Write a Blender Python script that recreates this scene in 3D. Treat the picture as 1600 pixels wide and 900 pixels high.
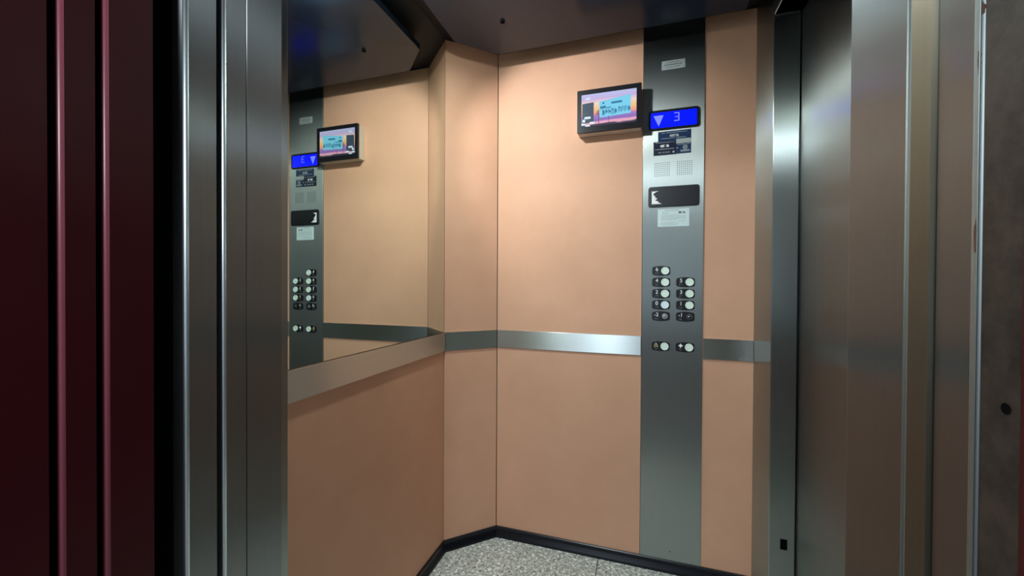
import bpy, bmesh, math, random
from mathutils import Matrix, Vector
R = math.radians
random.seed(7)
for o in list(bpy.data.objects): bpy.data.objects.remove(o)
C = bpy.context.scene.collection
S = bpy.context.scene

# World axes: +X runs along the back wall to the right, +Y runs into the cabin, floor at z = 0.
# ------------------------------------------------------------------ camera, light, exposure
cam = bpy.data.cameras.new('camera'); cam.sensor_width = 36; cam.lens = 36 * 621.84 / 1600
cam.clip_start = .01
co = bpy.data.objects.new('camera', cam); C.objects.link(co)
co.matrix_world = Matrix.Translation((0, 0, 1.18)) @ Matrix.Rotation(R(17.7947), 4, 'Z') @ Matrix.Rotation(R(90 - .5145), 4, 'X') @ Matrix.Rotation(R(.2864), 4, 'Z')
S.camera = co
w = bpy.data.worlds.new('world'); S.world = w; w.use_nodes = True
w.node_tree.nodes['Background'].inputs[0].default_value = (.5, .6, .75, 1)
w.node_tree.nodes['Background'].inputs[1].default_value = 0.02
S.view_settings.view_transform = 'Standard'; S.view_settings.look = 'None'
S.view_settings.exposure = -0.08; S.view_settings.gamma = 1.0
S.view_settings.use_curve_mapping = False

LAMP = (-.60, 1.04, 2.166)
def area(name, loc, power, size, col, rot=(0, 0, 0), shape='DISK', size_y=None):
    l = bpy.data.lights.new(name, 'AREA'); l.energy = power; l.color = col; l.shape = shape; l.size = size
    if size_y: l.size_y = size_y
    o = bpy.data.objects.new(name, l); o.location = loc; o.rotation_euler = rot; C.objects.link(o)
    return o
LAMP_W, BEAM_W, LOBBY_W, WINDOW_W = 10.0, 21.0, 54.0, 4.5
area('downlight_spill', (LAMP[0], LAMP[1], 2.160), LAMP_W, .07, (.86, 1.0, .97))
l = bpy.data.lights.new('downlight_glow', 'POINT'); l.energy = 4.2; l.shadow_soft_size = .014; l.color = (.86, 1.0, .97)
o = bpy.data.objects.new('downlight_glow', l); o.location = (LAMP[0], LAMP[1], 2.146); C.objects.link(o)
l = bpy.data.lights.new('back_wall_spot', 'SPOT'); l.energy = BEAM_W; l.shadow_soft_size = .022; l.color = (.93, .97, 1.0)  # extra spot added at the downlight, tilted to brighten the back wall
l.spot_size = R(76); l.spot_blend = .5
o = bpy.data.objects.new('back_wall_spot', l); o.location = (LAMP[0], LAMP[1], 2.142); C.objects.link(o)
o.rotation_euler = Vector((.29, .70, -.36)).to_track_quat('-Z', 'Y').to_euler()
area('lobby_lamp_beam', (-.35, -.9, 2.42), LOBBY_W, .36, (.80, .92, 1.0))
area('lobby_window_light', (-.45, -2.37, 1.45), WINDOW_W, .8, (.70, .86, 1.0), (R(90), 0, 0), 'RECTANGLE', 1.3)

# ------------------------------------------------------------------ materials
def mat(name, col, rough=.5, metal=0, emit=None, estr=1, spec=None):
    m = bpy.data.materials.new(name); m.use_nodes = True
    b = m.node_tree.nodes['Principled BSDF']
    b.inputs['Base Color'].default_value = (*col, 1); b.inputs['Roughness'].default_value = rough
    b.inputs['Metallic'].default_value = metal
    if spec is not None: b.inputs['Specular IOR Level'].default_value = spec
    if emit: b.inputs['Emission Color'].default_value = (*emit, 1); b.inputs['Emission Strength'].default_value = estr
    return m
class NT:
    def __init__(s, m): s.t = m.node_tree; s.b = s.t.nodes['Principled BSDF']
    def n(s, k, **kw):
        n = s.t.nodes.new(k)
        for a, v in kw.items():
            if a.startswith('i_'): n.inputs[a[2:].replace('_', ' ')].default_value = v
            else: setattr(n, a, v)
        return n
    def l(s, a, b): s.t.links.new(a, b)
def ramp(nt, fac, stops):
    r = nt.n('ShaderNodeValToRGB'); e = r.color_ramp.elements
    while len(e) < len(stops): e.new(.5)
    for i, (p, c) in enumerate(stops): e[i].position = p; e[i].color = (*c, 1)
    nt.l(fac, r.inputs[0]); return r
def steel(name, col=(.55, .57, .54), rough=.38, aniso=.9, grain='V', wear=.0, bump=.008):
    m = mat(name, col, rough, 1); nt = NT(m); b = nt.b
    b.inputs['Anisotropic'].default_value = aniso
    geo = nt.n('ShaderNodeNewGeometry')
    cr = nt.n('ShaderNodeVectorMath', operation='CROSS_PRODUCT'); nt.l(geo.outputs['True Normal'], cr.inputs[0]); cr.inputs[1].default_value = (0, 0, 1)
    out = cr.outputs[0]
    if grain == 'H': out = nt.n('ShaderNodeCombineXYZ', i_Z=1.0).outputs[0]
    nt.l(out, b.inputs['Tangent'])
    # fine brushing lines and faint smudges
    tc = nt.n('ShaderNodeTexCoord'); mp = nt.n('ShaderNodeMapping')
    mp.inputs['Scale'].default_value = (330, 330, 3) if grain == 'V' else (3, 3, 330)
    nt.l(tc.outputs['Object'], mp.inputs[0])
    nz = nt.n('ShaderNodeTexNoise', i_Scale=1.0, i_Detail=2.0); nt.l(mp.outputs[0], nz.inputs[0])
    big = nt.n('ShaderNodeTexNoise', i_Scale=4.0, i_Detail=1.0); nt.l(tc.outputs['Object'], big.inputs[0])
    r1 = nt.n('ShaderNodeMapRange'); nt.l(big.outputs[0], r1.inputs[0]); r1.inputs[1].default_value = 0; r1.inputs[2].default_value = 1
    r1.inputs[3].default_value = rough * .92; r1.inputs[4].default_value = rough * 1.08
    nt.l(r1.outputs[0], b.inputs['Roughness'])
    mx = nt.n('ShaderNodeMapRange'); nt.l(nz.outputs[0], mx.inputs[0]); mx.inputs[1].default_value = .25; mx.inputs[2].default_value = .75
    mx.inputs[3].default_value = .97; mx.inputs[4].default_value = 1.03
    mc = nt.n('ShaderNodeVectorMath', operation='SCALE'); mc.inputs[0].default_value = col; nt.l(mx.outputs[0], mc.inputs['Scale'])
    last = mc.outputs[0]
    if wear:
        wn = nt.n('ShaderNodeTexNoise', i_Scale=14.0, i_Detail=8.0, i_Roughness=.7); nt.l(tc.outputs['Object'], wn.inputs[0])
        rr = ramp(nt, wn.outputs[0], [(.55, (0, 0, 0)), (.75, (wear, wear, wear))])
        mm = nt.n('ShaderNodeMix', data_type='RGBA'); nt.l(rr.outputs[0], mm.inputs[0]); nt.l(last, mm.inputs[6]); mm.inputs[7].default_value = (.16, .13, .09, 1)
        last = mm.outputs[2]
    nt.l(last, b.inputs['Base Color'])
    return m
M = {}
M['steel'] = steel('brushed_steel', (.42, .45, .43), .31, 1.0)
M['panel_steel'] = steel('control_panel_steel', (.42, .45, .435), .40, .86)
M['door_steel'] = steel('door_steel', (.33, .345, .335), .31, 1.0)
M['worn_steel'] = steel('worn_jamb_steel', (.25, .275, .28), .31, 1.0, wear=.12)
M['warm_steel'] = steel('warm_worn_steel', (.24, .21, .155), .50, .8, wear=.3)
M['rail_steel'] = steel('rail_steel', (.60, .64, .63), .33, .93, 'H')
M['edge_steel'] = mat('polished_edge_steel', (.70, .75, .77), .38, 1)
M['edge_rough'] = mat('rough_edge_steel', (.26, .28, .275), .55, 1)
M['dark_steel'] = mat('dark_oxidised_steel', (.07, .055, .045), .55, .4)
def dark_frame():
    m = M['dark_steel']; nt = NT(m); tc = nt.n('ShaderNodeTexCoord')
    n = nt.n('ShaderNodeTexNoise', i_Scale=22.0, i_Detail=7.0, i_Roughness=.7); nt.l(tc.outputs['Object'], n.inputs[0])
    r = ramp(nt, n.outputs[0], [(.35, (.014, .012, .010)), (.6, (.055, .042, .034)), (.75, (.09, .04, .028))])
    nt.l(r.outputs[0], nt.b.inputs['Base Color'])
    b = nt.n('ShaderNodeBump', i_Strength=.3, i_Distance=.001); nt.l(n.outputs[0], b.inputs['Height']); nt.l(b.outputs[0], nt.b.inputs['Normal'])
dark_frame()
def laminate():
    m = mat('salmon_laminate', (.66, .36, .22), .42, spec=.30); nt = NT(m); tc = nt.n('ShaderNodeTexCoord')
    n = nt.n('ShaderNodeTexNoise', i_Scale=3.0, i_Detail=6.0, i_Roughness=.6); nt.l(tc.outputs['Object'], n.inputs[0])
    r = ramp(nt, n.outputs[0], [(.3, (.61, .328, .208)), (.7, (.68, .374, .244))]); nt.l(r.outputs[0], nt.b.inputs['Base Color'])
    g = nt.n('ShaderNodeTexNoise', i_Scale=520.0, i_Detail=2.0); nt.l(tc.outputs['Object'], g.inputs[0])
    b = nt.n('ShaderNodeBump', i_Strength=.25, i_Distance=.0006); nt.l(g.outputs[0], b.inputs['Height']); nt.l(b.outputs[0], nt.b.inputs['Normal'])
    s = nt.n('ShaderNodeMapRange'); nt.l(n.outputs[0], s.inputs[0]); s.inputs[3].default_value = .50; s.inputs[4].default_value = .62
    nt.l(s.outputs[0], nt.b.inputs['Roughness'])
    return m
M['laminate'] = laminate()
def terrazzo():
    m = mat('speckled_vinyl', (.4, .42, .38), .5); nt = NT(m); tc = nt.n('ShaderNodeTexCoord')
    mp = nt.n('ShaderNodeMapping'); nt.l(tc.outputs['Object'], mp.inputs[0])
    d = nt.n('ShaderNodeTexNoise', i_Scale=60.0, i_Detail=2.0); nt.l(mp.outputs[0], d.inputs[0])
    ad = nt.n('ShaderNodeVectorMath', operation='MULTIPLY_ADD'); nt.l(d.outputs[1], ad.inputs[0]); ad.inputs[1].default_value = (.02, .02, 0); nt.l(mp.outputs[0], ad.inputs[2])
    v = nt.n('ShaderNodeTexNoise', i_Scale=95.0, i_Detail=3.0, i_Roughness=.6, i_Distortion=.8); nt.l(ad.outputs[0], v.inputs[0])
    r = ramp(nt, v.outputs[0], [(.32, (.15, .15, .13)), (.44, (.36, .37, .33)), (.54, (.52, .54, .49)), (.62, (.90, .92, .86))])
    nt.l(r.outputs[0], nt.b.inputs['Base Color'])
    return m
M['floor'] = terrazzo()
M['mirror'] = mat('silvered_mirror', (.70, .76, .70), .0, 1)
M['mirror_edge'] = mat('mirror_edge', (.10, .10, .09), .3, .6)
M['rubber'] = mat('black_rubber', (.004, .004, .008), .28, spec=.35)
M['black_plastic'] = mat('black_plastic', (.010, .010, .013), .30)
M['black_matte'] = mat('black_matte', (.002, .002, .002), .9, spec=.05)
M['shaft'] = mat('shaft_dark', (.006, .006, .010), .9)
M['ceiling'] = mat('glossy_dark_ceiling', (.013, .021, .038), .22, spec=.3)
M['cove'] = mat('cove_black', (.006, .007, .012), .6)
M['red'] = mat('dark_red_paint', (.044, .0020, .0055), .36, spec=.28)
M['red_edge'] = mat('red_edge_highlight', (.22, .045, .065), .38, spec=.5)  # lighter pink paints the highlight along the rounded frame edges
M['white_print'] = mat('white_print', (.85, .86, .84), .5)
M['grey_print'] = mat('grey_print', (.25, .26, .27), .5)
M['gold_print'] = mat('gold_print', (.70, .58, .25), .5)
M['cap'] = mat('pearl_button', (.78, .90, .78), .35)
M['cap_cool'] = mat('cool_pearl_button', (.78, .92, .94), .35)
M['chrome'] = mat('chrome_lock', (.75, .76, .76), .2, 1)
M['dark_cap'] = mat('dark_lock', (.12, .12, .12), .35, .6)
M['navy'] = mat('navy_sticker', (.012, .035, .10), .4)
M['navy2'] = mat('dark_navy_sticker', (.010, .014, .035), .4)
M['silver_paper'] = mat('silver_paper', (.42, .45, .44), .5)
M['paper'] = mat('notice_paper', (.62, .72, .72), .6)
M['ink'] = mat('ink', (.10, .14, .15), .6)
M['ink_light'] = mat('pale_ink', (.36, .44, .44), .6)
M['tan_case'] = mat('monitor_case', (.60, .53, .45), .5)
M['blue_lcd'] = mat('blue_lcd', (0, 0, .05), .3, emit=(.0, .003, 1.0), estr=3.0)
M['lcd_glyph'] = mat('lcd_glyph', (.1, .1, .3), .4, emit=(.16, .20, 1.0), estr=1.15)
M['lens'] = mat('lamp_lens', (.9, .9, .9), .5, emit=(.86, 1.0, .97), estr=12)
M['pane_lit'] = mat('daylit_pane', (0, 0, 0), .4, emit=(.70, .86, 1.0), estr=1.5)
M['white_paint'] = mat('white_paint', (.42, .44, .47), .7)
M['lobby_floor'] = mat('lobby_floor', (.22, .21, .20), .5)
M['rust'] = mat('rust', (.10, .035, .015), .85)
M['seam'] = mat('seam_dark', (.06, .045, .035), .7)

# ------------------------------------------------------------------ builders
def bx(bm, x0, x1, y0, y1, z0, z1):
    vs = [bm.verts.new((x, y, z)) for x in (x0, x1) for y in (y0, y1) for z in (z0, z1)]
    for f in ((0, 1, 3, 2), (4, 6, 7, 5), (0, 4, 5, 1), (2, 3, 7, 6), (0, 2, 6, 4), (1, 5, 7, 3)):
        bm.faces.new([vs[i] for i in f])
    return vs
def obj(name, bm, m, parent=None, bevel=0, segs=2, smooth=False):
    bmesh.ops.recalc_face_normals(bm, faces=bm.faces)
    if bevel: bmesh.ops.bevel(bm, geom=list(bm.edges), offset=bevel, segments=segs, profile=.5, affect='EDGES', clamp_overlap=True)
    me = bpy.data.meshes.new(name); bm.to_mesh(me); bm.free()
    if smooth:
        for p in me.polygons: p.use_smooth = True
    me.materials.append(m if not isinstance(m, str) else M[m])
    o = bpy.data.objects.new(name, me); C.objects.link(o)
    if parent: o.parent = parent
    return o
def box(name, m, x0, x1, y0, y1, z0, z1, parent=None, bevel=0, segs=2):
    bm = bmesh.new(); bx(bm, x0, x1, y0, y1, z0, z1); return obj(name, bm, m, parent, bevel, segs)
def prism_xy(bm, pts, z0, z1):            # vertical prism over an XY outline
    a = [bm.verts.new((x, y, z0)) for x, y in pts]; b = [bm.verts.new((x, y, z1)) for x, y in pts]
    n = len(pts)
    for i in range(n): bm.faces.new((a[i], a[(i + 1) % n], b[(i + 1) % n], b[i]))
    bm.faces.new(a[::-1]); bm.faces.new(b)
def prism_xz(bm, pts, y0, y1):            # outline on the back wall, front face at y0
    a = [bm.verts.new((x, y0, z)) for x, z in pts]; b = [bm.verts.new((x, y1, z)) for x, z in pts]
    n = len(pts)
    for i in range(n): bm.faces.new((a[i], a[(i + 1) % n], b[(i + 1) % n], b[i]))
    bm.faces.new(a[::-1]); bm.faces.new(b)
def rrect(x0, x1, z0, z1, r, n=5):
    pts = []
    for cx, cz, a0 in ((x1 - r, z1 - r, 0), (x0 + r, z1 - r, 90), (x0 + r, z0 + r, 180), (x1 - r, z0 + r, 270)):
        for k in range(n + 1):
            a = R(a0 + 90 * k / n); pts.append((cx + r * math.cos(a), cz + r * math.sin(a)))
    return pts
def disc(bm, x, z, r, y0, y1, n=28):
    prism_xz(bm, [(x + r * math.cos(2 * math.pi * k / n), z + r * math.sin(2 * math.pi * k / n)) for k in range(n)], y0, y1)
def thing(name, label, cat, loc, group=None):
    o = bpy.data.objects.new(name, None); C.objects.link(o); o.location = loc; o.empty_display_size = .05
    o['label'] = label; o['category'] = cat
    if group: o['group'] = group
    return o
def adopt(root, ch):                       # parent without moving (mesh data is in world coordinates)
    ch.parent = root; ch.matrix_parent_inverse = Matrix.Translation(root.location).inverted()
    return ch
def tag(o, label, cat, group=None):
    o['label'] = label; o['category'] = cat
    if group: o['group'] = group
    return o
def struct(o): o['kind'] = 'structure'; return o
def sroot(name, loc=(0, 0, 0)):
    o = bpy.data.objects.new(name, None); C.objects.link(o); o.location = loc; o['kind'] = 'structure'; return o
def text(name, s, size, x, y, z, m, parent=None, bold=0, align='CENTER', sx=1, depth=.0003):
    cu = bpy.data.curves.new(name, 'FONT'); cu.body = s; cu.size = size; cu.align_x = align; cu.align_y = 'CENTER'
    cu.extrude = depth; cu.offset = bold
    t = bpy.data.objects.new(name, cu); C.objects.link(t)
    dg = bpy.context.evaluated_depsgraph_get(); me = bpy.data.meshes.new_from_object(t.evaluated_get(dg))
    bpy.data.objects.remove(t)
    me.transform(Matrix.Translation((x, y, z)) @ Matrix.Rotation(R(90), 4, 'X') @ Matrix.Scale(sx, 4, (1, 0, 0)))
    me.materials.clear(); me.materials.append(M[m]); me.name = name
    o = bpy.data.objects.new(name, me); C.objects.link(o)
    if parent: o.parent = parent
    return o

# ------------------------------------------------------------------ cabin geometry (metres)
XL = -.819                      # mirror wall
YB = 1.754                      # back wall with the control panel
PB, PC = (-.819, 1.576), (-.635, 1.754)   # ends of the chamfered corner
XE = .4215                      # right return
ZT = 2.25
YF = .593                       # inner plane of the front wall
d45 = math.hypot(PC[0] - PB[0], PC[1] - PB[1])

# floor: two sheets of speckled vinyl with a welded joint
fl = sroot('floor')
ob = [(-.86, -.163), (-.1605, .62)]
for x0, x1 in ob: box('tile', 'floor', x0, x1, .40, 1.80, -.02, 0, fl, .0008, 1)
box('subfloor', 'seam', -.86, .62, .40, 1.80, -.05, -.0205, fl)
# left wall
wl = sroot('wall_left')
box('laminate_panel', 'laminate', XL - .02, XL, .60, 1.5755, 0, .93, wl, .0008, 1)
box('backing_board', 'cove', XL - .04, XL - .021, .60, 1.60, 0, 2.30, wl)
# chamfered corner wall
wc = sroot('wall_corner')
def chamfer_box(name, m, s0, s1, off0, off1, z0, z1, parent, bevel=0):
    ux, uy = (PC[0] - PB[0]) / d45, (PC[1] - PB[1]) / d45; nx, ny = uy, -ux      # normal into the cabin
    p = lambda s, o: (PB[0] + ux * s + nx * o, PB[1] + uy * s + ny * o)
    bm = bmesh.new(); prism_xy(bm, [p(s0, off0), p(s1, off0), p(s1, off1), p(s0, off1)], z0, z1)
    return obj(name, bm, m, parent, bevel, 1)
chamfer_box('laminate_panel', 'laminate', .001, d45 - .0015, -.02, 0, 0, ZT, wc, .0008)
chamfer_box('backing_board', 'seam', -.02, d45 + .02, -.03, -.0205, 0, 2.30, wc)
# back wall
wb = sroot('wall_back')
box('laminate_panel', 'laminate', PC[0] + .001, .0075, YB, YB + .02, 0, ZT, wb, .0008, 1)
box('laminate_panel', 'laminate', .2415, .50, YB, YB + .02, 0, ZT, wb, .0008, 1)
box('backing_board', 'seam', PC[0] - .01, .62, YB + .021, YB + .04, 0, 2.30, wb)
# right wall: steel corner column, then a second closed car door in a recess with its header
wr = sroot('wall_right')
box('corner_column', 'steel', XE, .4975, 1.542, YB - .0005, 0, ZT, wr, .0025, 3)
box('backing_board', 'shaft', .56, .60, .50, 1.80, 0, 2.30, wr)
box('door_header', 'steel', XE, .56, .62, 1.540, 2.085, ZT, wr, .002, 2)
box('front_column', 'steel', XE, .56, .60, .70, 0, 2.085, wr, .002, 2)
box('sensor_slot', 'black_matte', .4555, .4755, 1.5405, 1.543, .2955, .330, wr)
dr = sroot('door_1')
box('door_panel', 'door_steel', .5035, .530, 1.125, 1.60, .008, 2.10, dr, .002, 2)
box('door_panel', 'door_steel', .5240, .548, .66, 1.15, .008, 2.10, dr, .002, 2)
# front wall returns on both sides of the entrance, lintel above
wf = sroot('wall_front')
box('return_panel', 'steel', XL - .02, -.66, .5935, .612, 0, ZT, wf, .001, 1)
box('return_panel', 'steel', .252, .56, .5965, .612, 0, ZT, wf, .001, 1)
box('lintel', 'steel', -.66, .252, .50, .612, 2.12, ZT, wf, .002, 2)

# ceiling: dark soffit and a lower glossy panel with cut corners
ce = sroot('ceiling')
box('soffit', 'cove', -.87, .62, .50, 1.82, 2.255, 2.30, ce)
bm = bmesh.new()
prism_xy(bm, [(-.735, .70), (.36, .70), (.36, 1.64), (-.60, 1.64), (-.735, 1.505)], 2.18, 2.205)
obj('drop_panel', bm, 'ceiling', ce, .002, 2)
bm = bmesh.new()
for x, y in ((-.504, 1.435), (.20, 1.435), (.20, .86), (-.504, .86)):
    n = 20; prism_xy(bm, [(x + .009 * math.cos(6.2832 * k / n), y + .009 * math.sin(6.2832 * k / n)) for k in range(n)], 2.174, 2.1805)
so = obj('screw_cap', bm, 'black_matte', ce, .001, 1)
bm = bmesh.new()
for x, y in ((-.65, .80), (.25, .80), (.25, 1.55), (-.55, 1.55)):
    prism_xy(bm, [(x + .004 * math.cos(6.2832 * k / 8), y + .004 * math.sin(6.2832 * k / 8)) for k in range(8)], 2.20, 2.256)
obj('hanger_rod', bm, 'dark_steel', ce)
# downlight
dl = thing('downlight', 'small round recessed downlight in the dark ceiling near the mirror', 'light', (LAMP[0], LAMP[1], 2.18))
bm = bmesh.new(); n = 40
for k in range(n):
    a0, a1 = 6.283185 * k / n, 6.283185 * (k + 1) / n
    prof = [(.038, 2.1795), (.039, 2.172), (.050, 2.1735), (.054, 2.1795)]
    va = [bm.verts.new((LAMP[0] + r * math.cos(a0), LAMP[1] + r * math.sin(a0), z)) for r, z in prof]
    vb = [bm.verts.new((LAMP[0] + r * math.cos(a1), LAMP[1] + r * math.sin(a1), z)) for r, z in prof]
    for i in range(3): bm.faces.new((va[i], vb[i], vb[i + 1], va[i + 1]))
bmesh.ops.remove_doubles(bm, verts=bm.verts, dist=1e-5)
adopt(dl, obj('trim_ring', bm, 'chrome', None, 0, 2, True))
bm = bmesh.new()
prism_xy(bm, [(LAMP[0] + .0375 * math.cos(6.2832 * k / 32), LAMP[1] + .0375 * math.sin(6.2832 * k / 32)) for k in range(32)], 2.166, 2.1795)
adopt(dl, obj('lens', bm, 'lens'))

# mirror
mr = thing('wall_mirror', 'large mirror above the left handrail reflecting the control panel', 'mirror', (XL, 1.10, .9665))
adopt(mr, box('glass', 'mirror', XL - .0045, XL + .001, .615, 1.5735, .960, 2.252))
adopt(mr, box('edge_strip', 'mirror_edge', XL - .004, XL + .0012, 1.5737, 1.5755, .960, 2.252))

# steel bumper rails
RZ0, RZ1, RP = .886, .9668, .0065
def rail(nm, lab, o):
    return tag(o, lab, 'rail', None)
box_l = box('bumper_rail', 'rail_steel', XL + .0012, XL + RP + .001, .62, 1.5715, RZ0, RZ1, None, .0006, 1)
rail('', 'long brushed steel rail strip under the mirror on the left wall', box_l)
rail('', 'short brushed steel rail strip across the angled corner wall', chamfer_box('bumper_rail', 'rail_steel', .0045, d45 - .005, .0004, RP, RZ0, RZ1, None, .0006))
rail('', 'bright brushed steel rail strip between the corner and the control panel', box('bumper_rail', 'rail_steel', PC[0] + .004, .006, YB - RP, YB - .0004, RZ0, RZ1, None, .0006, 1))
rail('', 'short brushed steel rail strip right of the control panel', box('bumper_rail', 'rail_steel', .243, XE - .001, YB - RP, YB - .0004, RZ0, RZ1, None, .0006, 1))

# baseboards: black rubber cove, swept along each wall
PROF = [(0, .046), (.005, .0465), (.0075, .043), (.008, .034), (.0065, .030), (.008, .026), (.012, .017), (.0155, .010), (.017, .004), (.017, 0), (0, 0)]
def baseboard(name, p, q, mp, mq):        # mp, mq: mitre shift per unit of offset at both ends
    dx, dy = q[0] - p[0], q[1] - p[1]; L = math.hypot(dx, dy); ux, uy = dx / L, dy / L; nx, ny = uy, -ux
    bm = bmesh.new()
    A = [bm.verts.new((p[0] + ux * mp * o + nx * o, p[1] + uy * mp * o + ny * o, z)) for o, z in PROF]
    B = [bm.verts.new((q[0] - ux * mq * o + nx * o, q[1] - uy * mq * o + ny * o, z)) for o, z in PROF]
    n = len(PROF)
    for i in range(n): bm.faces.new((A[i], A[(i + 1) % n], B[(i + 1) % n], B[i]))
    bm.faces.new(A); bm.faces.new(B[::-1])
    return struct(obj(name, bm, 'rubber'))
t8 = math.tan(R(22.5))
baseboard('baseboard_left', (XL, .615), PB, 0, t8)
baseboard('baseboard_corner', PB, PC, t8, t8)
baseboard('baseboard_back', PC, (XE, YB), t8, 0)

# ------------------------------------------------------------------ entrance: left side
def vprofile(name, m, pts, z0, z1, parent, bevels=(), r=.004, segs=4, edge=None):
    """vertical prism; the outline corners listed in bevels are rounded"""
    out = []
    n = len(pts)
    for i, p in enumerate(pts):
        if i in bevels:
            a = Vector(pts[i - 1]); b = Vector(p); c = Vector(pts[(i + 1) % n])
            u = (a - b).normalized(); v = (c - b).normalized(); rr = bevels[i] if isinstance(bevels, dict) else r
            for k in range(segs + 1):
                t = k / segs; q = b + u * rr * (1 - t) ** 2 + v * rr * t ** 2     # quadratic corner
                out.append((q.x, q.y))
        else: out.append(p)
    bm = bmesh.new(); prism_xy(bm, out, z0, z1)
    if edge:
        bm.faces.ensure_lookup_table(); i = 0
        for k in range(n):
            if k in bevels:
                for q in range(segs): bm.faces[i + q].material_index = 1; bm.faces[i + q].smooth = True
                i += segs + 1
            else: i += 1
    o = obj(name, bm, m, parent)
    if edge: o.data.materials.append(M[edge])
    return o
ZD = 2.12
cd = sroot('door_2')        # open car door, leading edge in the left reveal
vprofile('door_edge', 'door_steel', [(-.655, .522), (-.655, .5925), (-.90, .5925), (-.90, .522)], 0.008, ZD, cd, {0: .0008}, segs=2)
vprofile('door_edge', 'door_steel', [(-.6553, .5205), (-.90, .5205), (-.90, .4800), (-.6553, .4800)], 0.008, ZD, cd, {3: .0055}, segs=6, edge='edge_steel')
ld = sroot('door_3')        # open landing door behind it
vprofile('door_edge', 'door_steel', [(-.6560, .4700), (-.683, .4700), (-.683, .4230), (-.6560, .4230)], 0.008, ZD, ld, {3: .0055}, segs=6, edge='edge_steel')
vprofile('door_leaf', 'shaft', [(-.684, .4400), (-.684, .4700), (-1.20, .4700), (-1.20, .4400)], 0.008, ZD, ld)
# red painted landing frame with two rebates
tr = sroot('trim_1')
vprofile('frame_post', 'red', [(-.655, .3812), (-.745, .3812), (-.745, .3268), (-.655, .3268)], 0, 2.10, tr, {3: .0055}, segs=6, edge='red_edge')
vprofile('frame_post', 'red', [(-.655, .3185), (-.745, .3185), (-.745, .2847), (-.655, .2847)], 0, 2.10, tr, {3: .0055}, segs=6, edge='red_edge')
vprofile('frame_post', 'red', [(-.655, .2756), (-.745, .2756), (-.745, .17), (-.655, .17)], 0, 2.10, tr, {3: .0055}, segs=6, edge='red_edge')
vprofile('frame_back', 'shaft', [(-.746, .3812), (-.76, .3812), (-.76, .17), (-.746, .17)], 0, 2.10, tr)
# ------------------------------------------------------------------ entrance: right side
cj = sroot('trim_2')
vprofile('car_jamb', 'worn_steel', [(.245, .595), (.245, .4835), (.30, .4835), (.30, .595)], 0, ZD, cj, {0: .0015, 1: .003}, segs=3, edge='edge_rough')
vprofile('strike_post', 'warm_steel', [(.2445, .4800), (.2425, .4765), (.2440, .4495), (.30, .4495), (.30, .4800)], 0, ZD, cj, {1: .002}, segs=3, edge='edge_rough')
vprofile('landing_jamb', 'worn_steel', [(.2470, .4455), (.2450, .4000), (.2435, .3945), (.30, .3945), (.30, .4455)], 0, ZD, cj, {1: .004, 2: .0035}, segs=4, edge='edge_rough')
rf = sroot('trim_3')
vprofile('frame_post', 'dark_steel', [(.2455, .3935), (.2455, .3600), (.30, .3600), (.30, .3935)], 0, ZD, rf, {}, segs=4)
vprofile('frame_face', 'red', [(.2450, .3595), (.2450, .17), (.335, .17), (.335, .3595)], 0, 2.10, rf, {1: .006}, segs=5)
# bolt hole in the dark frame post
bm = bmesh.new(); hn, ht, hz = .2455, .3712, 1.0945
ring = [[bm.verts.new((x, ht + r * math.cos(6.2832 * k / 24), hz + r * math.sin(6.2832 * k / 24))) for k in range(24)] for r, x in ((.0040, hn - .0004), (.0030, hn - .0002), (0.0001, hn - .0001))]
for a in range(2):
    for k in range(24): bm.faces.new((ring[a][k], ring[a][(k + 1) % 24], ring[a + 1][(k + 1) % 24], ring[a + 1][k]))
obj('bolt_hole', bm, 'black_matte', rf)
# rust chips on the worn edge
for zc, yc, hh, ww in ((1.352, .3975, .022, .0022), (1.218, .3990, .026, .0016), (1.39, .3955, .010, .0010)):
    bm = bmesh.new(); pts = []
    for k in range(16):
        a = 6.2832 * k / 16; q = random.uniform(.7, 1.15)
        pts.append((yc + ww * q * math.cos(a), zc + hh * .5 * q * math.sin(a)))
    a_ = [bm.verts.new((.2444, y, z)) for y, z in pts]; b_ = [bm.verts.new((.247, y, z)) for y, z in pts]
    for i in range(16): bm.faces.new((a_[i], a_[(i + 1) % 16], b_[(i + 1) % 16], b_[i]))
    bm.faces.new(a_); bm.faces.new(b_[::-1]); obj('rust_chip', bm, 'rust', cj)

# lobby: dim room behind the camera
lo = sroot('wall_lobby')
box('wall_face', 'white_paint', -2.2, -.74, .175, .36, 0, 2.6, lo)
box('wall_face', 'white_paint', .33, 1.8, .175, .36, 0, 2.6, lo)
box('wall_face', 'white_paint', -.74, .33, .175, .36, 2.12, 2.6, lo)
box('side_face', 'white_paint', -2.3, -2.2, -2.4, .36, 0, 2.6, lo)
box('side_face', 'white_paint', 1.8, 1.9, -2.4, .36, 0, 2.6, lo)
box('rear_face', 'white_paint', -2.3, 1.9, -2.5, -2.4, 0, 2.6, lo)
struct(box('floor_lobby', 'lobby_floor', -2.3, 1.9, -2.5, .385, -.05, 0))
struct(box('ceiling_lobby', 'white_paint', -2.3, 1.9, -2.5, .36, 2.6, 2.65))
si = sroot('trim_4')
for y in (.40, .425, .45, .475, .50, .525, .55): box('sill_rib', 'dark_steel', -.70, .30, y - .008, y + .008, -.012, .002, si, .001, 1)
sh = sroot('wall_shaft')
box('shaft_face', 'shaft', -1.3, -1.25, .36, 2.0, 0, 2.6, sh); box('shaft_face', 'shaft', -1.3, -.85, .62, .66, 0, 2.6, sh)
box('shaft_face', 'shaft', .60, .70, .36, 1.9, 0, 2.6, sh); box('shaft_face', 'shaft', -1.3, .7, .36, .60, 2.30, 2.6, sh)
wi = sroot('window_1')
box('pane', 'pane_lit', -.85, -.05, -2.399, -2.385, .80, 2.10, wi)
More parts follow.
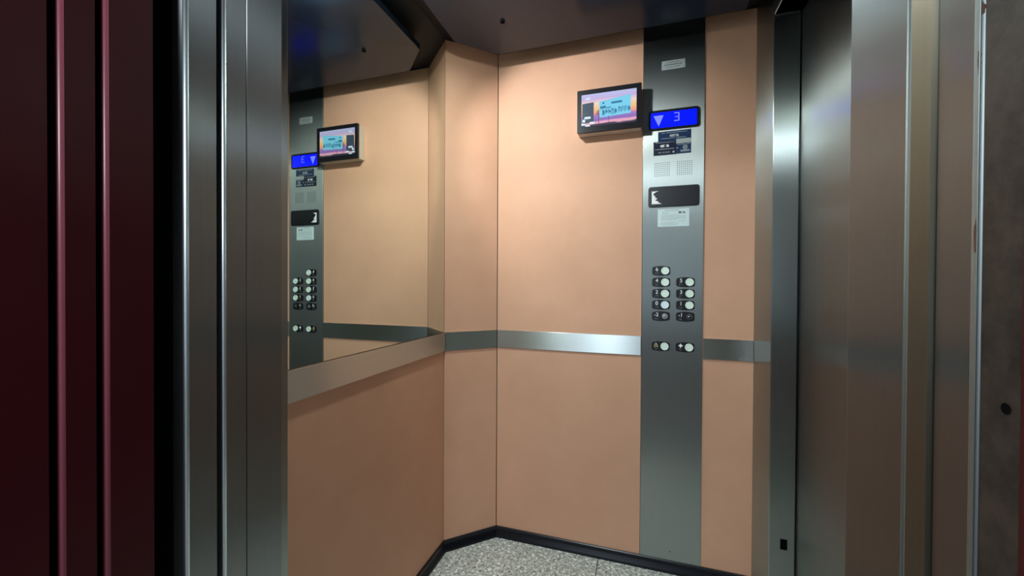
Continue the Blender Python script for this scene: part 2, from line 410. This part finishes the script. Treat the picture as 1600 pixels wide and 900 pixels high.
box('frame', 'white_print', -.90, -.851, -2.40, -2.36, .75, 2.15, wi); box('frame', 'white_print', -.049, 0, -2.40, -2.36, .75, 2.15, wi)
box('frame', 'white_print', -.85, -.05, -2.40, -2.36, 2.101, 2.15, wi); box('frame', 'white_print', -.85, -.05, -2.40, -2.36, .75, .799, wi)
fx = thing('ceiling_lamp', 'round flush lamp on the lobby ceiling behind the viewer', 'light', (-.35, -.9, 2.6))
bm = bmesh.new(); prism_xy(bm, [(-.35 + .16 * math.cos(6.2832 * k / 32), -.9 + .16 * math.sin(6.2832 * k / 32)) for k in range(32)], 2.45, 2.60)
adopt(fx, obj('housing', bm, 'white_print', None, .01, 2))

# ------------------------------------------------------------------ control panel
FY = 1.7485                     # front of the steel faceplate
cp = thing('control_panel', 'tall brushed steel lift control panel with floor buttons on the peach wall', 'control panel', (.125, FY, .05))
bm = bmesh.new(); bx(bm, .0085, .2408, FY, YB + .012, .048, ZT)
adopt(cp, obj('faceplate', bm, 'panel_steel', None, .0012, 2))
def A(o, p=cp): return adopt(p, o) if p is cp else adopt_part(p, o)
def adopt_part(p, ch):                    # sub-part under a part whose data is already in world space
    ch.parent = p; return ch
for x, z in ((.125, .084),):
    bm = bmesh.new(); disc(bm, x, z, .0022, FY - .0006, FY + .001, 12); A(obj('screw', bm, 'black_matte'))
# blue floor display
bm = bmesh.new(); prism_xz(bm, rrect(.0298, .2215, 1.8165, 1.8972, .012), FY - .006, FY + .001)
fr = A(obj('floor_display', bm, 'black_plastic', None, .0015, 2)); fr['label'] = 'black framed blue floor display showing a down arrow and 3'
bm = bmesh.new(); prism_xz(bm, rrect(.0385, .2118, 1.8245, 1.8862, .003), FY - .0064, FY - .005); A(obj('screen', bm, 'blue_lcd'), fr)
bm = bmesh.new(); prism_xz(bm, [(.049, 1.8745), (.0875, 1.8745), (.0690, 1.8305)], FY - .0068, FY - .006); A(obj('arrow', bm, 'lcd_glyph'), fr)
bm = bmesh.new(); yy = (FY - .0068, FY - .006)
for x0, x1, z0, z1 in ((.128, .145, 1.8765, 1.8800), (.131, .145, 1.8615, 1.8645), (.128, .145, 1.8455, 1.8490), (.1435, .1472, 1.8635, 1.8785), (.1435, .1472, 1.8470, 1.8620)):
    bx(bm, x0, x1, *yy, z0, z1)
A(obj('digit', bm, 'lcd_glyph'), fr)
# dark indicator window with a chipped film on the left
bm = bmesh.new(); prism_xz(bm, rrect(.0310, .2250, 1.5008, 1.5846, .010), FY - .005, FY + .001)
wn = A(obj('indicator_window', bm, 'black_plastic', None, .0015, 2)); wn['label'] = 'black rounded indicator window with worn white film at its left'
bm = bmesh.new(); prism_xz(bm, rrect(.0420, .2190, 1.5090, 1.5720, .003), FY - .0053, FY - .004); A(obj('window_pane', bm, 'black_plastic'), wn)
bm = bmesh.new(); zs = 1.5135; edge = []
for k, x in enumerate((.083, .076, .068, .071, .060, .058, .066, .063, .055, .060, .052, .053, .049, .056, .060, .070)):
    edge.append((x, zs + k * .0035))
prism_xz(bm, [(.0445, zs)] + edge + [(.0445, edge[-1][1])], FY - .0056, FY - .005); A(obj('worn_film', bm, 'white_print'), wn)
# two speaker grilles, 8 x 8 holes each
for x0, x1 in ((.0563, .1107), (.1420, .1958)):
    bm = bmesh.new()
    for i in range(8):
        for j in range(8): disc(bm, x0 + (x1 - x0) * i / 7, 1.6293 + .0522 * j / 7, .0017, FY - .0003, FY + .001, 8)
    g = A(obj('speaker_grille', bm, 'black_matte')); g['kind'] = 'stuff'
# floor buttons
def barrel(cx, cz, w, h, n=8):            # black plate with bulged top and bottom
    pts = []; hw, hh = w / 2, h / 2; r = .005
    for k in range(n + 1):
        t = -1 + 2 * k / n; pts.append((cx + t * (hw - r), cz + hh - .0035 * t * t))
    pts += [(cx + hw - .001, cz + hh - .0065), (cx + hw, cz + hh - .012), (cx + hw, cz - hh + .012), (cx + hw - .001, cz - hh + .0065)]
    for k in range(n + 1):
        t = 1 - 2 * k / n; pts.append((cx + t * (hw - r), cz - hh + .0035 * t * t))
    pts += [(cx - hw + .001, cz - hh + .0065), (cx - hw, cz - hh + .012), (cx - hw, cz + hh - .012), (cx - hw + .001, cz + hh - .0065)]
    return pts
rows = [(0, '6', 1.2387), (0, '4', 1.1921), (1, '5', 1.1923), (0, '2', 1.1453), (1, '3', 1.1457), (0, '0', 1.0990), (1, '1', 1.0991),
        (0, '-2', 1.0523), (1, '-1', 1.0524), (0, 'bell', .9285), (1, 'diamond', .9287)]
for col, s, z in rows:
    cx = (.0835, .1760)[col]
    bm = bmesh.new(); prism_xz(bm, barrel(cx, z, .0695, .0405), FY - .0035, FY + .001)
    pl = A(obj('floor_button', bm, 'black_plastic', None, .0008, 1))
    pl['label'] = {'bell': 'alarm button with a yellow bell sign', 'diamond': 'door button with a white diamond sign'}.get(s, 'floor button marked ' + s)
    capx = cx + .0152
    if s in ('-2', '-1'):
        bm = bmesh.new(); disc(bm, capx, z + .0005, .0112, FY - .0060, FY - .003, 28); A(obj('key_lock', bm, 'chrome' if s == '-2' else 'dark_cap', None, .0008, 2), pl)
        bm = bmesh.new(); disc(bm, capx, z - .001, .0060, FY - .0066, FY - .0055, 18); A(obj('lock_core', bm, 'dark_cap' if s == '-2' else 'black_matte'), pl)
        bm = bmesh.new(); disc(bm, capx - .002, z + .001, .0024, FY - .0070, FY - .006, 12); A(obj('key_slot', bm, 'white_print'), pl)
    else:
        m = 'cap_cool' if s == '0' else 'cap'
        bm = bmesh.new(); n = 32
        prof = [(.0156, FY - .003), (.0156, FY - .0068), (.0148, FY - .0080), (.0128, FY - .0080), (.0118, FY - .0068), (.0001, FY - .0072)]
        rg = [[bm.verts.new((capx + r * math.cos(6.2832 * k / n), y, z + .0003 + r * math.sin(6.2832 * k / n))) for k in range(n)] for r, y in prof]
        for a in range(len(prof) - 1):
            for k in range(n): bm.faces.new((rg[a][k], rg[a][(k + 1) % n], rg[a + 1][(k + 1) % n], rg[a + 1][k]))
        A(obj('button_cap', bm, m), pl)
    if s == 'bell':
        bm = bmesh.new(); bxp = cx - .0180; zb = z + .0055
        out = [(-.0078, -.0062), (-.0055, -.0035), (-.0050, .0020), (-.0030, .0055), (0, .0068), (.0030, .0055), (.0050, .0020), (.0055, -.0035), (.0078, -.0062)]
        inn = [(x * .55, y * .55 - .0005) for x, y in out]
        for i in range(8):
            q = [out[i], out[i + 1], inn[i + 1], inn[i]]
            prism_xz(bm, [(bxp + a, zb + b) for a, b in q], FY - .0040, FY - .003)
        prism_xz(bm, [(bxp - .0085, zb - .0075), (bxp + .0085, zb - .0075), (bxp + .0080, zb - .0055), (bxp - .0080, zb - .0055)], FY - .0040, FY - .003)
        A(obj('bell_sign', bm, 'gold_print'), pl)
    elif s == 'diamond':
        bm = bmesh.new(); q = []
        for k in range(8):
            a = R(45 * k); rr = .0092 if k % 2 == 0 else .0052
            q.append((cx - .0165 + rr * math.cos(a), z + .0060 + rr * math.sin(a)))
        prism_xz(bm, q, FY - .0040, FY - .003); A(obj('diamond_sign', bm, 'white_print'), pl)
    else:
        A(text('numeral', s, .0215, cx - .0165 - (.001 if len(s) > 1 else 0), FY - .0038, z + .0060, 'white_print', bold=.0001), pl)
    bm = bmesh.new()                       # raised braille under the sign
    for (a, b) in random.sample([(i, j) for i in range(4) for j in range(3)], 6):
        disc(bm, cx - .0225 + a * .0034, z - .0128 + b * .0028, .0011, FY - .0042, FY - .003, 7)
    A(obj('braille', bm, 'grey_print'), pl)

# labels stuck to the panel: things of their own
def stuff(o): o['kind'] = 'stuff'; return o
def bars(bm, x0, x1, z, h, y, gaps=3):
    xs = sorted([x0, x1] + [random.uniform(x0, x1) for _ in range(gaps)])
    for a, b in zip(xs, xs[1:]):
        if b - a > .0025: bx(bm, a, b - .0012, y, y + .0004, z - h / 2, z + h / 2)
st = thing('sticker', 'wide navy service sticker with silver band just below the blue display', 'sticker', (.13, FY, 1.762))
Y0 = FY - .0005
adopt(st, box('backing', 'navy', .0675, .1923, Y0, FY, 1.7144, 1.8095))
bm = bmesh.new(); bx(bm, .136, .1923, Y0 - .0003, Y0, 1.7555, 1.7745); adopt(st, obj('silver_band', bm, 'silver_paper'))
adopt(st, text('logo', 'ema', .017, .1285, Y0 - .0004, 1.7915, 'silver_paper', bold=.0012, sx=1.15))
bm = bmesh.new(); bars(bm, .080, .178, 1.803, .0018, Y0 - .0004, 8); bars(bm, .080, .175, 1.7805, .0018, Y0 - .0004, 8)
bars(bm, .140, .190, 1.7515, .0016, Y0 - .0004, 4); bx(bm, .153, .187, Y0 - .0004, Y0, 1.7215, 1.7240); bx(bm, .153, .187, Y0 - .0004, Y0, 1.7255, 1.7285)
bx(bm, .138, .143, Y0 - .0004, Y0, 1.736, 1.740)
stuff(adopt(st, obj('print_lines', bm, 'silver_paper')))
bm = bmesh.new()
for k in range(24):
    a0, a1 = 6.2832 * k / 24, 6.2832 * (k + 1) / 24
    prism_xz(bm, [(.1705 + r * math.cos(a), 1.7390 + r * math.sin(a)) for r, a in ((.0055, a0), (.0088, a0), (.0088, a1), (.0055, a1))], Y0 - .0004, Y0)
disc(bm, .1705, 1.7390, .0028, Y0 - .0004, Y0, 14)
adopt(st, obj('emblem', bm, 'silver_paper'))
s2 = thing('sticker', 'small black sticker with phone number overlapping the navy service sticker', 'sticker', (.093, FY, 1.741))
Y1 = FY - .0011
adopt(s2, box('backing', 'navy2', .0500, .1363, Y1, Y0 - .0001, 1.7135, 1.7688))
adopt(s2, text('logo', 'ema', .0165, .0925, Y1 - .0003, 1.7515, 'white_print', bold=.0013, sx=1.15))
adopt(s2, text('phone_number', '902 10 08 00', .0082, .0905, Y1 - .0003, 1.7235, 'silver_paper', bold=.0001))
bm = bmesh.new(); bars(bm, .057, .130, 1.7645, .0016, Y1 - .0003, 7); bars(bm, .057, .130, 1.7375, .0022, Y1 - .0003, 5)
disc(bm, .1265, 1.7238, .0042, Y1 - .0003, Y1, 14); stuff(adopt(s2, obj('print_lines', bm, 'silver_paper')))
s3 = thing('notice', 'pale printed notice sheet below the black indicator window', 'notice', (.128, FY, 1.456))
adopt(s3, box('sheet', 'paper', .0685, .1880, Y0, FY, 1.4200, 1.4918))
adopt(s3, text('logo', 'ema', .0125, .1595, Y0 - .0003, 1.4770, 'ink', bold=.0010, sx=1.15))
bm = bmesh.new(); bars(bm, .093, .150, 1.4872, .0016, Y0 - .0003, 6); bars(bm, .093, .152, 1.4840, .0016, Y0 - .0003, 6)
bx(bm, .0870, .0900, Y0 - .0003, Y0, 1.4710, 1.4800); bars(bm, .094, .110, 1.4755, .003, Y0 - .0003, 2)
for i, (a, b) in enumerate(((.080, .150), (.080, .176), (.082, .177), (.080, .177), (.080, .142), (.146, .176), (.080, .140), (.080, .150), (.080, .145))):
    bars(bm, a, b, 1.4668 - .0050 * i, .0016, Y0 - .0003, 8)
stuff(adopt(s3, obj('print_lines', bm, 'ink_light')))
s4 = thing('nameplate', 'small grey nameplate at the dark top of the control panel', 'label', (.123, FY, 2.078))
adopt(s4, box('plate', 'silver_paper', .0790, .1680, Y0, FY, 2.0600, 2.0962))
bm = bmesh.new(); bars(bm, .095, .150, 2.0885, .0022, Y0 - .0003, 6); bars(bm, .088, .158, 2.0790, .0034, Y0 - .0003, 6); bars(bm, .095, .150, 2.0690, .0022, Y0 - .0003, 6)
stuff(adopt(s4, obj('print_lines', bm, 'ink')))

# ------------------------------------------------------------------ wall monitor
MY = 1.70
mo = thing('wall_monitor', 'small black framed screen on the back wall left of the control panel', 'monitor', (-.128, YB, 1.91))
bm = bmesh.new(); prism_xz(bm, rrect(-.2575, .0010, 1.8225, 1.9990, .004), MY + .012, YB - .0003)
adopt(mo, obj('casing', bm, 'tan_case', None, .001, 1))
bm = bmesh.new(); prism_xz(bm, rrect(-.2588, .0018, 1.8225, 2.0015, .004), MY, MY + .0115)
adopt(mo, obj('bezel', bm, 'black_plastic', None, .0015, 2))
def scr_mat():
    m = bpy.data.materials.new('sunset_screen'); m.use_nodes = True; nt = NT(m); b = nt.b
    b.inputs['Base Color'].default_value = (0, 0, 0, 1); b.inputs['Roughness'].default_value = .25
    tc = nt.n('ShaderNodeTexCoord'); sp = nt.n('ShaderNodeSeparateXYZ'); nt.l(tc.outputs['Generated'], sp.inputs[0])
    mp = nt.n('ShaderNodeMapping'); mp.inputs['Scale'].default_value = (2.5, 1, 14); nt.l(tc.outputs['Generated'], mp.inputs[0])
    nz = nt.n('ShaderNodeTexNoise', i_Scale=1.0, i_Detail=4.0); nt.l(mp.outputs[0], nz.inputs[0])
    ad = nt.n('ShaderNodeMath', operation='MULTIPLY_ADD'); nt.l(nz.outputs[0], ad.inputs[0]); ad.inputs[1].default_value = .14; nt.l(sp.outputs[2], ad.inputs[2])
    sb = nt.n('ShaderNodeMath', operation='SUBTRACT'); nt.l(ad.outputs[0], sb.inputs[0]); sb.inputs[1].default_value = .07
    r = ramp(nt, sb.outputs[0], [(.0, (.05, .05, .10)), (.055, (.06, .05, .10)), (.075, (.95, .50, .60)), (.13, (.85, .40, .60)), (.17, (.28, .18, .55)),
                                 (.30, (.42, .24, .62)), (.36, (1.0, .36, .30)), (.52, (1.0, .62, .25)), (.70, (.98, .75, .62)), (.84, (.62, .50, .85)), (1.0, (.55, .62, .95))])
    nt.l(r.outputs[0], b.inputs['Emission Color']); b.inputs['Emission Strength'].default_value = .95
    return m
M['sunset'] = scr_mat()
bm = bmesh.new(); bx(bm, -.2405, -.0180, MY - .0006, MY, 1.8455, 1.9810); sc = adopt(mo, obj('screen', bm, 'sunset'))
M['s_grey'] = mat('screen_grey', (0, 0, 0), .3, emit=(.055, .085, .13)); M['s_cyan'] = mat('screen_cyan', (0, 0, 0), .3, emit=(.22, .68, .92))
M['s_ink'] = mat('screen_ink', (0, 0, 0), .3, emit=(.05, .22, .38)); M['s_white'] = mat('screen_white', (0, 0, 0), .3, emit=(.75, .92, 1.0)); M['s_dark'] = mat('screen_dark', (0, 0, 0), .3, emit=(.10, .05, .12))
SX = lambda u: -.2405 + .2225 * u
SZ = lambda v: 1.9810 - .1355 * v
def spoly(nm, m, uv, dy=.0010):
    bm = bmesh.new(); prism_xz(bm, [(SX(u), SZ(v)) for u, v in uv], MY - dy, MY - .0007); return adopt_part(sc, obj(nm, bm, m))
spoly('info_block', 's_grey', [(.015, .28), (.23, .26), (.23, .87), (.015, .90)])
spoly('banner', 's_cyan', [(.33, .27), (.90, .15), (.90, .72), (.34, .76)])
bm = bmesh.new()
def sb(u0, u1, v0, v1, sl=.0):
    prism_xz(bm, [(SX(u0), SZ(v0)), (SX(u1), SZ(v0 - sl)), (SX(u1), SZ(v1 - sl)), (SX(u0), SZ(v1))], MY - .0014, MY - .0010)
for u0, u1, v0, v1 in ((.39, .425, .30, .36), (.55, .745, .315, .38), (.35, .455, .42, .50), (.46, .55, .47, .50)):
    sb(u0, u1, v0, v1, .01)
for u in (.39, .445, .50, .555, .61, .68, .735, .79, .85):
    hgt = random.uniform(.13, .19); v = .52 - .03 * (u > .65); sb(u, u + .014, v, v + hgt); sb(u + .012, u + .036, v + random.choice((0, hgt - .03)), v + .03 + random.choice((0, .02)) + .0); sb(u + .030, u + .042, v + .04, v + hgt * random.uniform(.7, 1))
stuff(adopt_part(sc, obj('banner_lettering', bm, 's_ink')))
bm = bmesh.new()
sb(.50, .507, .72, .92); adopt_part(sc, obj('palm_silhouette', bm, 's_dark')); bm = bmesh.new(); sb(.318, .328, .50, .93)
sb(.262, .285, .63, .655); sb(.275, .322, .60, .62); sb(.285, .32, .55, .575); sb(.30, .318, .62, .66)
adopt_part(sc, obj('palm_silhouette', bm, 's_dark'))
bm = bmesh.new()
prism_xz(bm, [(x, z) for x, z in rrect(SX(.055), SX(.175), SZ(.76), SZ(.69), .004)], MY - .0016, MY - .0011)
disc(bm, SX(.045), SZ(.81), .0065, MY - .0016, MY - .0011, 20)
prism_xz(bm, rrect(SX(.0), SX(.075), SZ(.95), SZ(.89), .003), MY - .0016, MY - .0011)
prism_xz(bm, rrect(SX(.155), SX(.245), SZ(.92), SZ(.86), .003), MY - .0016, MY - .0011)
prism_xz(bm, rrect(SX(.07), SX(.165), SZ(.99), SZ(.945), .003), MY - .0016, MY - .0011)
sb(.075, .085, .10, .17); sb(.10, .13, .10, .17); sb(.145, .165, .10, .17)
stuff(adopt_part(sc, obj('caption_marks', bm, 's_white')))
